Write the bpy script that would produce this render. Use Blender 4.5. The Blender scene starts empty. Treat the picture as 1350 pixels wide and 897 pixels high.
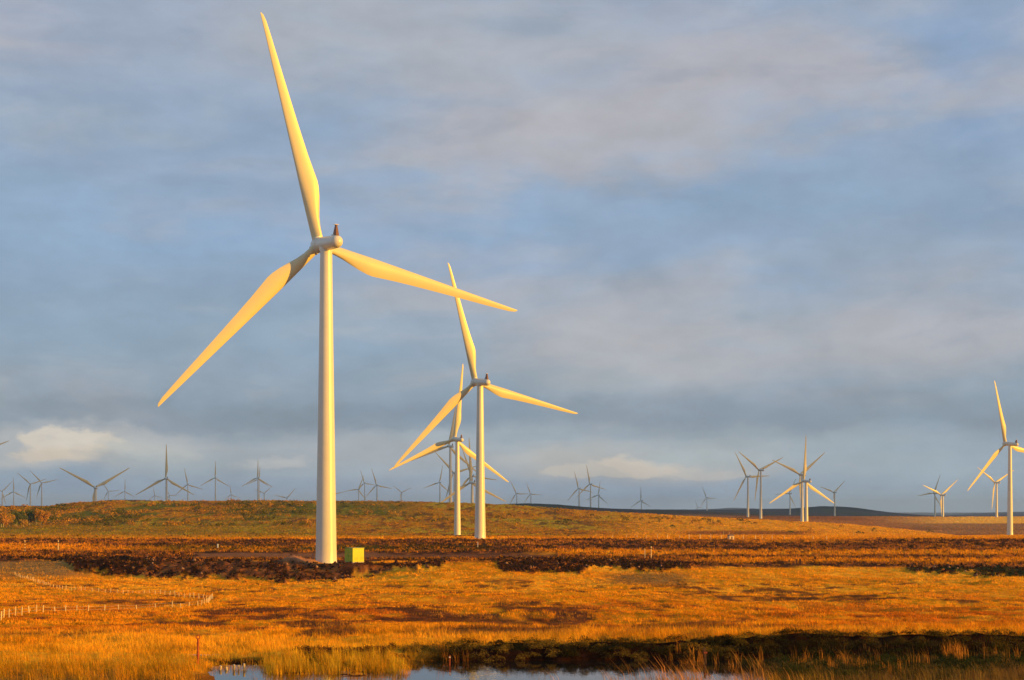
import bpy, math, random
import numpy as np
from mathutils import Vector, Matrix

C = bpy.context.scene
COL = C.collection
R = math.radians
rng = np.random.default_rng(7)
random.seed(7)
F = 2000.0        # focal length in photo pixels (photo 1350 x 897)
HOR = 672.0       # eye level row in the photo

# ------------------------------------------------------------------ camera
cam = bpy.data.cameras.new("camera")
cam.sensor_width = 36.0
cam.lens = F * 36.0 / 1350.0
cam.shift_y = (HOR - 448.5) / 1350.0
cam.clip_start = 0.5
cam.clip_end = 80000.0
camo = bpy.data.objects.new("camera", cam)
camo.location = (0, 0, 0)
camo.rotation_euler = (R(90), 0, 0)
COL.objects.link(camo)
C.camera = camo

# ------------------------------------------------------------------ sun
SUN_AZ, SUN_EL = 110.0, 9.0          # azimuth from +Y towards +X
az, el = R(SUN_AZ), R(SUN_EL)
S = Vector((math.sin(az) * math.cos(el), math.cos(az) * math.cos(el), math.sin(el)))
sl = bpy.data.lights.new("sun", 'SUN')
sl.energy = 5.0
sl.angle = R(0.5)
sl.color = (1.0, 0.485, 0.03)
so = bpy.data.objects.new("sun", sl)
so.rotation_euler = S.to_track_quat('Z', 'Y').to_euler()
so.location = (60, -20, 40)
COL.objects.link(so)

# ------------------------------------------------------------------ world
W = bpy.data.worlds.new("World")
C.world = W
W.use_nodes = True
nt = W.node_tree
nt.nodes.clear()


class NT:
    """small helper to write shader trees as expressions"""
    def __init__(s, tree):
        s.t = tree

    def n(s, typ, **kw):
        nd = s.t.nodes.new(typ)
        for k, v in kw.items():
            setattr(nd, k, v)
        return nd

    def put(s, sock, v):
        if v is None:
            return
        if hasattr(v, 'is_output') or isinstance(v, bpy.types.NodeSocket):
            s.t.links.new(v, sock)
        else:
            sock.default_value = v

    def m(s, op, a, b=None, c=None, clamp=False):
        nd = s.n('ShaderNodeMath', operation=op)
        nd.use_clamp = clamp
        for i, v in enumerate((a, b, c)):
            if v is not None:
                s.put(nd.inputs[i], v)
        return nd.outputs[0]

    def mix(s, f, a, b):
        nd = s.n('ShaderNodeMix', data_type='RGBA')
        s.put(nd.inputs['Factor'], f)
        ins = [i for i in nd.inputs if i.type == 'RGBA']
        for sk, v in zip(ins, (a, b)):
            if isinstance(v, tuple) and len(v) == 3:
                v = (*v, 1.0)
            s.put(sk, v)
        return [o for o in nd.outputs if o.type == 'RGBA'][0]

    def mul(s, f, a, b):
        nd = s.n('ShaderNodeMix', data_type='RGBA', blend_type='MULTIPLY')
        s.put(nd.inputs['Factor'], f)
        ins = [i for i in nd.inputs if i.type == 'RGBA']
        for sk, v in zip(ins, (a, b)):
            if isinstance(v, tuple) and len(v) == 3:
                v = (*v, 1.0)
            s.put(sk, v)
        return [o for o in nd.outputs if o.type == 'RGBA'][0]

    def noise(s, vec, scale, detail=4, rough=0.5, dist=0.0):
        nd = s.n('ShaderNodeTexNoise')
        s.put(nd.inputs['Vector'], vec)
        nd.inputs['Scale'].default_value = scale
        nd.inputs['Detail'].default_value = detail
        nd.inputs['Roughness'].default_value = rough
        nd.inputs['Distortion'].default_value = dist
        return nd.outputs[0]

    def ss(s, v, a, b, lo=0.0, hi=1.0):
        nd = s.n('ShaderNodeMapRange', interpolation_type='SMOOTHSTEP')
        s.put(nd.inputs['Value'], v)
        nd.inputs['From Min'].default_value = a
        nd.inputs['From Max'].default_value = b
        nd.inputs['To Min'].default_value = lo
        nd.inputs['To Max'].default_value = hi
        return nd.outputs[0]

    def comb(s, x, y, z):
        nd = s.n('ShaderNodeCombineXYZ')
        for i, v in enumerate((x, y, z)):
            s.put(nd.inputs[i], v)
        return nd.outputs[0]


def lin(r, g, b):
    f = lambda c: (c / 255 / 12.92) if c / 255 <= 0.04045 else ((c / 255 + 0.055) / 1.055) ** 2.4
    return (f(r), f(g), f(b))


BG = 0.1
EXPO = 0.6
w = NT(nt)
tc = w.n('ShaderNodeTexCoord').outputs['Generated']
sep = w.n('ShaderNodeSeparateXYZ')
nt.links.new(tc, sep.inputs[0])
dx, dy, dz = sep.outputs
hyp = w.m('SQRT', w.m('ADD', w.m('MULTIPLY', dx, dx), w.m('MULTIPLY', dy, dy)))
azi = w.m('ARCTAN2', dx, dy)                       # radians, 0 ahead
elv = w.m('DIVIDE', dz, w.m('MAXIMUM', hyp, 0.05))  # slope
# the picture spans azi -0.33..0.33 and elv -0.11..0.336
q = w.comb(azi, w.m('MULTIPLY', elv, 3.0), 0.0)
n1 = w.noise(q, 3.2, 5, 0.52, 0.3)                  # broad cloud sheets
n2 = w.noise(w.comb(w.m('ADD', azi, 7.3), w.m('MULTIPLY', elv, 4.5), 2.0), 6.5, 6, 0.55, 0.4)
n3 = w.noise(w.comb(w.m('ADD', azi, 3.1), w.m('MULTIPLY', elv, 2.2), 5.0), 14.0, 5, 0.5, 0.2)
n4 = w.noise(w.comb(w.m('ADD', azi, 5.1), w.m('MULTIPLY', elv, 1.7), 9.0), 34.0, 5, 0.6, 0.3)
ew = w.m('ADD', elv, w.m('MULTIPLY', w.m('SUBTRACT', n1, 0.5), 0.085))
ew = w.m('ADD', ew, w.m('MULTIPLY', w.m('SUBTRACT', n2, 0.5), 0.04))
ramp = w.n('ShaderNodeValToRGB')
nt.links.new(w.m('MULTIPLY', ew, 2.5), ramp.inputs[0])
stops = [(-0.02, (172, 190, 206)), (0.006, (172, 186, 198)), (0.022, (172, 185, 196)), (0.036, (170, 182, 191)),
         (0.056, (138, 154, 170)), (0.088, (146, 164, 182)), (0.12, (152, 170, 190)),
         (0.17, (144, 170, 202)), (0.20, (150, 172, 200)), (0.25, (154, 172, 196)), (0.31, (164, 173, 190)), (0.40, (140, 162, 194))]
cr = ramp.color_ramp
while len(cr.elements) < len(stops):
    cr.elements.new(0.5)
for e_, (p, c_) in zip(cr.elements, stops):
    e_.position = max(0, p * 2.5)
    e_.color = (*lin(*c_), 1)
colr = ramp.outputs[0]


wa = w.noise(w.comb(w.m('ADD', azi, 1.7), w.m('MULTIPLY', elv, 2.0), 8.0), 9.0, 5, .6)
wb = w.noise(w.comb(w.m('ADD', azi, 4.7), w.m('MULTIPLY', elv, 2.0), 3.0), 11.0, 6, .62)
azw = w.m('ADD', azi, w.m('MULTIPLY', w.m('SUBTRACT', wa, .5), .16))
elw = w.m('ADD', elv, w.m('MULTIPLY', w.m('SUBTRACT', wb, .5), w.ss(elv, 0.0, 0.12, .022, .075)))


def blob(cu, cv, ru, rv, warp=0.5, crisp=False):
    """soft mask round a direction given in photo pixels"""
    ca = math.atan((cu - 675) / F)
    ce = (HOR - cv) / math.hypot(F, cu - 675)
    a_ = w.m('DIVIDE', w.m('SUBTRACT', azw, ca), ru / F)
    b_ = w.m('DIVIDE', w.m('SUBTRACT', elw, ce), rv / F)
    d_ = w.m('ADD', w.m('MULTIPLY', a_, a_), w.m('MULTIPLY', b_, b_))
    d_ = w.m('ADD', d_, w.m('MULTIPLY', w.m('SUBTRACT', n2, 0.5), 2.0 * warp))
    d_ = w.m('ADD', d_, w.m('MULTIPLY', w.m('SUBTRACT', n3, 0.5), 1.2 * warp))
    d_ = w.m('ADD', d_, w.m('MULTIPLY', w.m('SUBTRACT', n4, 0.5), 1.6 * warp))
    return w.ss(d_, 1.15, .35) if crisp else w.ss(d_, 1.5, -0.1)


# grey mauve cloud sheets, bluer gaps between them

colr = w.mix(w.m('MULTIPLY', w.ss(n1, 0.50, 0.34), w.ss(elv, 0.05, 0.10, 0.0, 0.5)), colr, lin(138, 168, 202))
for (cu, cv, ru, rv, c_, st) in [
    (500, 45, 340, 80, (178, 182, 191), .8), (760, 190, 280, 60, (182, 180, 186), .85), (1030, 105, 260, 60, (182, 180, 187), .85), (1180, 330, 230, 40, (160, 168, 182), .6), (880, 440, 260, 26, (168, 172, 180), .6), (1230, 440, 200, 30, (162, 168, 178), .6),
    (100, 60, 230, 90, (153, 168, 192), .6), (260, 190, 260, 70, (148, 168, 193), .5),
    (1300, 90, 100, 150, (140, 167, 202), .75), (1310, 260, 130, 60, (146, 168, 198), .5), (70, 300, 260, 60, (148, 174, 204), .7),
    (560, 280, 200, 45, (144, 172, 204), .6), (1000, 330, 330, 55, (152, 170, 192), .6),
    (1240, 400, 220, 60, (160, 170, 186), .6), (200, 440, 330, 60, (139, 164, 188), .6), (180, 500, 280, 30, (146, 160, 178), .6),
    (860, 405, 190, 45, (163, 172, 186), .65), (820, 500, 150, 28, (166, 174, 184), .6), (1130, 480, 200, 40, (150, 166, 184), .5),
    (350, 545, 560, 24, (133, 149, 166), .85), (1050, 545, 300, 30, (142, 156, 172), .7), (1250, 590, 200, 30, (142, 160, 180), .6),
    (130, 592, 190, 30, (186, 188, 190), .9), (500, 600, 240, 24, (172, 178, 184), .8), (1000, 595, 200, 30, (170, 180, 186), .7), (215, 600, 50, 10, (206, 202, 194), .9), (60, 608, 60, 12, (196, 196, 194), .8), (112, 588, 62, 16, (222, 212, 198), .96), (60, 600, 34, 8, (214, 204, 192), .94), (160, 596, 40, 9, (208, 204, 196), .94), (190, 598, 60, 18, (196, 198, 194), .7), (90, 600, 60, 12, (220, 206, 186), .7),
    (820, 610, 200, 30, (184, 186, 186), .9), (930, 618, 80, 14, (196, 194, 190), .85), (745, 604, 70, 12, (190, 190, 188), .8), (850, 610, 70, 14, (218, 208, 194), .96), (780, 618, 50, 8, (206, 200, 190), .94), (920, 622, 46, 8, (206, 202, 194), .94), (600, 640, 200, 12, (170, 182, 192), .5), (1150, 610, 90, 10, (172, 180, 184), .7), (385, 610, 50, 9, (200, 200, 198), .8), (940, 600, 60, 16, (184, 196, 200), .7),
    (520, 590, 150, 24, (172, 180, 188), .6), (250, 610, 120, 20, (166, 180, 188), .5), (40, 632, 120, 20, (152, 172, 190), .6),
    (230, 645, 260, 16, (158, 174, 194), .6), (620, 646, 420, 18, (160, 174, 190), .6), (1180, 630, 240, 60, (166, 184, 196), .6),
]:
    colr = w.mix(w.m('MULTIPLY', blob(cu, cv, ru, rv, .75 if st > .93 else .5, st > .93), st), colr, lin(*c_))
# streaky sheets laid over everything: pale mauve lit ones and bluer gaps
s1 = w.noise(w.comb(w.m('ADD', w.m('MULTIPLY', azi, .55), w.m('MULTIPLY', elv, -.35)), w.m('MULTIPLY', elv, 2.0), 12.0), 6.0, 6, 0.52, 0.3)
s2 = w.noise(w.comb(w.m('MULTIPLY', azi, .7), w.m('MULTIPLY', elv, 2.2), 15.0), 12.0, 6, 0.55, 0.3)
hi_ = w.ss(elv, 0.03, 0.09)
colr = w.mix(w.m('MULTIPLY', w.ss(s1, .48, .66), w.m('MULTIPLY', hi_, .70)), colr, lin(184, 182, 188))
colr = w.mix(w.m('MULTIPLY', w.ss(s1, .50, .36), w.m('MULTIPLY', hi_, .45)), colr, lin(140, 162, 186))
colr = w.mix(w.m('MULTIPLY', w.ss(s2, .52, .72), .28), colr, lin(186, 188, 192))
colr = w.mix(w.m('MULTIPLY', w.ss(s2, .46, .32), .30), colr, lin(136, 154, 176))
# fine mottling
colr = w.mul(1.0, colr, w.comb(*[w.m('MULTIPLY', w.ss(n3, 0.25, 0.75, 0.94, 1.06), w.ss(n4, 0.25, 0.75, 0.96, 1.04))] * 3))
sky = w.n('ShaderNodeTexSky')
sky.sky_type = 'NISHITA'
sky.sun_disc = False
sky.sun_elevation = el
sky.sun_rotation = az
sky.dust_density = 1.5
cl = w.n('ShaderNodeVectorMath', operation='SCALE')
nt.links.new(colr, cl.inputs[0])
cl.inputs['Scale'].default_value = 1.0 / BG / 2 ** EXPO
# cloud deck covers nearly all of the sky
fin = w.mix(0.93, sky.outputs[0], cl.outputs[0])
bg = w.n('ShaderNodeBackground')
nt.links.new(fin, bg.inputs[0])
bg.inputs[1].default_value = BG
wo = w.n('ShaderNodeOutputWorld')
nt.links.new(bg.outputs[0], wo.inputs[0])

C.view_settings.view_transform = 'Standard'
C.view_settings.look = 'None'
C.view_settings.exposure = EXPO
C.view_settings.gamma = 1.0
C.cycles.max_bounces = 5
C.cycles.diffuse_bounces = 2
C.cycles.glossy_bounces = 2
C.cycles.transmission_bounces = 2
C.cycles.volume_bounces = 0


# ------------------------------------------------------------------ helpers
def tag(o, label=None, cat=None, group=None, kind=None):
    if label: o["label"] = label
    if cat: o["category"] = cat
    if group: o["group"] = group
    if kind: o["kind"] = kind
    return o


def mesh_np(name, verts, faces_flat, loop_tot, mat, col=None, smooth=False, parent=None):
    """fast mesh from numpy arrays; loop_tot = number of corners for each face"""
    me = bpy.data.meshes.new(name)
    nv = len(verts)
    me.vertices.add(nv)
    me.vertices.foreach_set("co", np.asarray(verts, np.float32).ravel())
    me.loops.add(len(faces_flat))
    me.loops.foreach_set("vertex_index", np.asarray(faces_flat, np.int32))
    me.polygons.add(len(loop_tot))
    ls = np.concatenate([[0], np.cumsum(loop_tot)[:-1]]).astype(np.int32)
    me.polygons.foreach_set("loop_start", ls)
    me.polygons.foreach_set("loop_total", np.asarray(loop_tot, np.int32))
    if smooth:
        me.polygons.foreach_set("use_smooth", np.ones(len(loop_tot), bool))
    me.update(calc_edges=True)
    if col is not None:
        a = me.color_attributes.new("tint", 'FLOAT_COLOR', 'POINT')
        c4 = np.ones((nv, 4), np.float32)
        c4[:, :3] = col
        a.data.foreach_set("color", c4.ravel())
    if mat: me.materials.append(mat)
    o = bpy.data.objects.new(name, me)
    COL.objects.link(o)
    if parent: o.parent = parent
    return o


def obj(name, verts, faces, mat, parent=None, smooth=None):
    me = bpy.data.meshes.new(name)
    me.from_pydata([tuple(v) for v in verts], [], [tuple(f) for f in faces])
    if smooth is not None:
        me.polygons.foreach_set("use_smooth", [True] * len(me.polygons))
        me.set_sharp_from_angle(angle=R(smooth))
    me.materials.append(mat)
    me.update()
    o = bpy.data.objects.new(name, me)
    COL.objects.link(o)
    if parent: o.parent = parent
    return o


class MB:
    def __init__(s): s.v, s.f = [], []

    def box(s, x0, x1, y0, y1, z0, z1, M=None, top=1.0):
        b = len(s.v)
        cx, cy = (x0 + x1) / 2, (y0 + y1) / 2
        for z, k in ((z0, 1.0), (z1, top)):
            for x, y in ((x0, y0), (x1, y0), (x1, y1), (x0, y1)):
                p = Vector((cx + (x - cx) * k, cy + (y - cy) * k, z))
                s.v.append(M @ p if M else p)
        s.f += [tuple(b + i for i in q_) for q_ in ((3, 2, 1, 0), (4, 5, 6, 7), (0, 1, 5, 4), (1, 2, 6, 5), (2, 3, 7, 6), (3, 0, 4, 7))]
        return s

    def lathe(s, prof, n=24, M=None, cap=True):
        """prof: (radius, z)"""
        b = len(s.v)
        for r_, z in prof:
            for i in range(n):
                a = 2 * math.pi * i / n
                p = Vector((r_ * math.cos(a), r_ * math.sin(a), z))
                s.v.append(M @ p if M else p)
        for k in range(len(prof) - 1):
            for i in range(n):
                j = (i + 1) % n
                s.f.append((b + k * n + i, b + k * n + j, b + (k + 1) * n + j, b + (k + 1) * n + i))
        if cap:
            s.f.append(tuple(b + i for i in reversed(range(n))))
            s.f.append(tuple(b + (len(prof) - 1) * n + i for i in range(n)))
        return s

    def build(s, name, mat, parent=None, smooth=None):
        return obj(name, s.v, s.f, mat, parent, smooth)


# value noise in numpy
def _h(ix, iy, seed):
    n = (ix.astype(np.int64) * 374761393 + iy.astype(np.int64) * 668265263 + seed * 974634777) & 0xffffffff
    n = ((n ^ (n >> 13)) * 1274126177) & 0xffffffff
    return ((n ^ (n >> 16)) & 0xffff) / 65535.0


def vn(x, y, seed=0):
    x = np.asarray(x, float); y = np.asarray(y, float)
    ix, iy = np.floor(x), np.floor(y)
    fx, fy = x - ix, y - iy
    fx = fx * fx * (3 - 2 * fx); fy = fy * fy * (3 - 2 * fy)
    a, b = _h(ix, iy, seed), _h(ix + 1, iy, seed)
    c, d = _h(ix, iy + 1, seed), _h(ix + 1, iy + 1, seed)
    return (a + (b - a) * fx) * (1 - fy) + (c + (d - c) * fx) * fy


def fbm(x, y, seed=0, o=4, g=0.5):
    t, amp, s = 0.0, 1.0, 0.0
    for k in range(o):
        t = t + amp * vn(x * 2 ** k + k * 17.3, y * 2 ** k + k * 9.1, seed + k)
        s += amp; amp *= g
    return t / s          # 0..1


def sst(x, a, b):
    t = np.clip((x - a) / (b - a), 0, 1)
    return t * t * (3 - 2 * t)


def band(x, a, b, s):
    return sst(x, a - s, a + s) * (1 - sst(x, b - s, b + s))


# ------------------------------------------------------------------ the lie of the land
WATER_Z = -6.16
# rows: distance -> list of (column, height expressed as the photo row it is seen at)
ROWS = [
    (50.0, [(0, 908), (1350, 914)]),
    (53.0, [(0, 893), (260, 899), (300, 906), (950, 907), (1040, 900), (1350, 893)]),
    (54.5, [(0, 889), (260, 893), (300, 901), (540, 905), (950, 905), (1040, 896), (1350, 889)]),
    (57.0, [(0, 880), (250, 883), (290, 893), (345, 894), (380, 887), (430, 892), (470, 887), (520, 892), (545, 899), (930, 900), (1020, 888), (1130, 885), (1230, 889), (1350, 880)]),
    (60.0, [(0, 870), (250, 872), (300, 879), (520, 876), (545, 890), (930, 888), (1010, 878), (1150, 874), (1230, 877), (1350, 870)]),
    (61.6, [(0, 866), (250, 868), (400, 867), (530, 868), (560, 874), (700, 875), (950, 874), (1100, 869), (1350, 866)]),
    (62.6, [(0, 863), (250, 865), (450, 860), (540, 861), (620, 860), (700, 861), (850, 860), (950, 858), (1060, 856), (1350, 854)]),
    (64.0, [(0, 861), (250, 863), (450, 859), (540, 857), (620, 852), (700, 850), (850, 847), (950, 841), (1060, 838), (1350, 838)]),
    (68.0, [(0, 858), (400, 856), (540, 852), (700, 846), (950, 838), (1350, 836)]),
    (80.0, [(0, 838), (540, 836), (950, 830), (1350, 830)]),
    (100.0, [(0, 818), (700, 818), (1350, 817)]),
    (150.0, [(0, 797), (300, 795), (700, 794), (1350, 795)]),
    (200.0, [(0, 782), (300, 780), (560, 779), (700, 778), (1000, 781), (1350, 780)]),
    (250.0, [(0, 764), (90, 767), (200, 770), (500, 769), (600, 763), (700, 764), (900, 769), (1350, 768)]),
    (283.0, [(0, 753), (90, 758), (130, 764), (480, 763), (560, 752), (640, 748), (700, 752), (900, 758), (1200, 761), (1350, 761)]),
    (302.0, [(0, 745), (100, 744), (300, 743.4), (560, 743), (640, 741), (700, 744), (900, 751), (1200, 753), (1350, 752)]),
    (325.0, [(0, 738), (300, 740), (560, 740), (700, 740), (900, 745), (1350, 746)]),
    (400.0, [(0, 729), (300, 731), (560, 731), (900, 734), (1350, 735)]),
    (500.0, [(0, 719), (600, 717.5), (1350, 720)]),
    (600.0, [(0, 712.5), (600, 709.5), (1000, 711), (1350, 711)]),
    (700.0, [(0, 711.5), (600, 708.2), (1350, 709)]),
    (950.0, [(0, 705), (600, 706.8), (1000, 706), (1280, 707), (1350, 706.5)]),
    (1100.0, [(0, 694), (300, 693), (600, 697), (760, 699), (1000, 701), (1260, 707), (1350, 706)]),
    (1240.0, [(0, 680), (200, 676), (420, 677), (600, 680), (760, 686), (1000, 693), (1260, 707), (1350, 706)]),
    (1380.0, [(-800, 664), (0, 668.5), (60, 667.5), (95, 662.5), (130, 660.6), (200, 660), (300, 659.6), (420, 659.8), (500, 660.4), (600, 662.2), (640, 663.8), (700, 667.5), (760, 671.8), (800, 674.8), (870, 678.6), (900, 680.6), (1000, 685), (1120, 691), (1200, 699), (1260, 706.5), (1350, 706), (1700, 706)]),
    (1520.0, [(0, 690), (700, 694), (900, 693), (1060, 693), (1260, 706), (1350, 705)]),
    (1900.0, [(0, 690), (700, 690), (900, 689), (1060, 688.8), (1200, 697), (1350, 697)]),
    (2200.0, [(0, 689), (700, 687), (900, 685), (1060, 684.5), (1200, 691), (1350, 691)]),
    (2620.0, [(0, 684), (700, 683), (900, 681.5), (1180, 681.2), (1240, 681.6), (1300, 681.2), (1350, 681.2)]),
    (3200.0, [(0, 675), (100, 667), (130, 660.6), (150, 658.9), (190, 659.2), (215, 662), (300, 668), (600, 670), (650, 665.5), (690, 663.6), (730, 664.8), (760, 667.6), (800, 670.5), (860, 672.2), (900, 673.5), (1000, 678), (1120, 681), (1350, 684)]),
    (4200.0, [(0, 667), (600, 667.5), (760, 670.4), (900, 675), (1000, 680), (1350, 683)]),
    (6500.0, [(0, 668), (500, 666), (760, 671.5), (860, 672.3), (950, 672.5), (1000, 671.6), (1040, 670.4), (1065, 668.4), (1085, 667.2), (1108, 667.4), (1130, 670), (1170, 675), (1200, 678), (1235, 681.5), (1350, 683)]),
    (9500.0, [(0, 672), (900, 677), (1350, 681)]),
    (15000.0, [(0, 668.5), (600, 671), (900, 672.5), (940, 671), (965, 669.6), (1000, 671), (1100, 673), (1200, 680), (1240, 681), (1262, 679), (1285, 677.2), (1305, 676), (1350, 674.8), (1500, 671)]),
    (26000.0, [(0, 675), (1350, 676)]),
]
_ug = np.arange(-1700, 3101, 5.0)
_yk = np.array([r[0] for r in ROWS])
_zk = np.array([-(np.interp(_ug, [p[0] for p in r[1]], [p[1] for p in r[1]]) - HOR) * r[0] / F for r in ROWS])
# camera hill for the rows nearer than 50 m
near = [(-60.0, -1.2), (0.0, -1.75), (10.0, -2.3), (20.0, -3.3), (32.0, -4.7), (42.0, -5.75)]
_yk = np.concatenate([[n_[0] for n_ in near], _yk])
_zk = np.concatenate([[np.full(len(_ug), n_[1]) for n_ in near], _zk])
# a little rounding along the columns
for _ in range(3):
    _zk[:, 1:-1] = 0.25 * _zk[:, :-2] + 0.5 * _zk[:, 1:-1] + 0.25 * _zk[:, 2:]


def z0(u, Y):
    """smooth height at photo column u and distance Y"""
    u = np.clip(np.asarray(u, float), _ug[0], _ug[-1] - .01); Y = np.clip(np.asarray(Y, float), _yk[0], _yk[-1] - .01)
    fu = (u - _ug[0]) / 5.0
    iu = fu.astype(int); tu = fu - iu
    iy = np.clip(np.searchsorted(_yk, Y, side='right') - 1, 0, len(_yk) - 2)
    ty = (Y - _yk[iy]) / (_yk[iy + 1] - _yk[iy])
    # ease where it is a ridge or bank only a little, so creases soften
    ty = ty + 0.35 * (ty * ty * (3 - 2 * ty) - ty)
    a = _zk[iy, iu] * (1 - tu) + _zk[iy, iu + 1] * tu
    b = _zk[iy + 1, iu] * (1 - tu) + _zk[iy + 1, iu + 1] * tu
    return a * (1 - ty) + b * ty


def col_of(X, Y):
    return 675 + F * np.asarray(X, float) / np.maximum(Y, 40.0)


def v_of(u, Y):
    return HOR - F * z0(u, Y) / np.maximum(Y, 1.0)


PADS = [((430 - 675) * 308 / F, 308.0, -(742.6 - HOR) * 308 / F, 5.5), ((466 - 675) * 295.5 / F, 295.5, -(743.2 - HOR) * 294 / F, 4.6)]


def heap_mask(u, v, Y):
    wob = (fbm(u / 9.0, v / 3.2, 61, 4) - .5) * 13
    wob2 = (fbm(u / 26.0, v / 9.0, 62, 3) - .5) * 10
    lo = np.interp(u, [70, 100, 150, 200, 260, 330, 400, 450, 500, 560, 600, 650, 665, 760, 780, 860, 905, 930, 1180, 1200, 1300, 1420],
                   [733, 752, 760, 766, 765, 762, 769, 765, 758, 748, 742, 738, 755, 756, 751, 755, 748, 738, 742, 757, 760, 758])
    hi = np.interp(u, [70, 100, 270, 400, 640, 660, 760, 900, 1190, 1420], [735, 735, 739, 743.5, 742, 737, 738, 742, 749, 748])
    m = sst(v, hi - 1, hi + 1.5) * (1 - sst(v + wob + wob2, lo - 2, lo + 1.5))
    return m * (Y > 215) * (Y < 400)


def ground_z(X, Y):
    X = np.asarray(X, float); Y = np.asarray(Y, float)
    u = col_of(X, Y)
    z = z0(u, Y)
    v = v_of(u, Y)
    far = sst(Y, 55, 75)
    amp = 0.10 + 0.22 * sst(Y, 75, 160)
    z = z + far * amp * (fbm(X / 7, Y / 7, 3, 4) - 0.5) * 2 * (1 - 0.75 * band(v, 738, 746, 3) * band(u, 200, 720, 20))
    z = z + 0.9 * sst(Y, 900, 1200) * (fbm(X / 26, Y / 60, 11, 3) - 0.5) * (1 - sst(Y, 3000, 5000))
    z = z + sst(Y, 3000, 6000) * 6 * (fbm(X / 150, Y / 500, 21, 4) - 0.5)
    z = z + far * .13 * (1 - sst(Y, 280, 420)) * (fbm(X / 1.2, Y / 1.5, 5, 3) - .5) * 2 * (1 - band(v, 738, 746, 3) * band(u, 200, 720, 20))
    z = z + band(Y, 85, 270, 15) * (.35 + 1.15 * sst(u, 300, 420)) * (fbm(X / 20, Y / 13, 7, 3) - .5)
    # levelled pads under the tower and the cabinet
    for px_, py_, pz_, pr_ in PADS:
        wgt = np.exp(-(((X - px_) ** 2 + (Y - py_) ** 2) / pr_ ** 2) ** 2)
        z = z * (1 - wgt) + pz_ * wgt
    # turned peat heaps and bank pushed up round the pads
    hm = heap_mask(u, v, Y)
    mx = (429 - 43 - 675) * 303 / F
    z = z + 1.5 * np.exp(-((X - mx) / 2.6) ** 2 - ((Y - 303) / 3.0) ** 2) + .9 * np.exp(-((X - mx - 3.4) / 1.6) ** 2 - ((Y - 305) / 2.0) ** 2)
    z = z + hm * (0.1 + 2.4 * np.abs(fbm(X / 2.6, Y / 3.2, 31, 4) - 0.47)) * 0.9 * (1 - .6 * band(u, 400, 500, 15))
    # overhanging peat bank round the pool: ragged edge
    z = z + band(Y, 61.5, 64.0, 0.5) * sst(u, 500, 600) * (fbm(X / 0.9, Y / 0.7, 41, 3) - 0.5) * 0.55
    # hollows and tussocks close by
    z = z + band(Y, 40, 75, 6) * (fbm(X / 1.6, Y / 1.6, 51, 3) - 0.5) * 0.22
    return z


def at(u, v, ymin=56.0, ymax=1380.0):
    """ground point seen at photo pixel (u, v): first hit from the camera"""
    Ys = np.exp(np.linspace(math.log(ymin), math.log(ymax), 6000))
    vs = v_of(np.full_like(Ys, u), Ys)
    k = np.argmax(vs <= v)
    Y = float(Ys[k]); X = (u - 675) * Y / F
    return Vector((X, Y, float(ground_z(np.array([X]), np.array([Y]))[0])))


def mixc(a, b, t):
    t = np.clip(t, 0, 1)[..., None]
    return a * (1 - t) + b * t


GOLD = np.array([0.72, 0.292, 0.012]); STRAW = np.array([0.84, 0.41, 0.028]); RED = np.array([0.50, 0.140, 0.012])
PEAT = np.array([0.042, 0.018, 0.011]); OLIVE = np.array([0.26, 0.185, 0.014]); GREEN = np.array([0.100, 0.115, 0.016])
BROWN = np.array([0.20, 0.075, 0.030]); TRACK = np.array([0.40, 0.185, 0.09]); SHADE_DUN = np.array([0.22, 0.14, 0.06])
MOOR = np.array([0.070, 0.054, 0.050]); HEATH = np.array([0.36, 0.13, 0.030])


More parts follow.
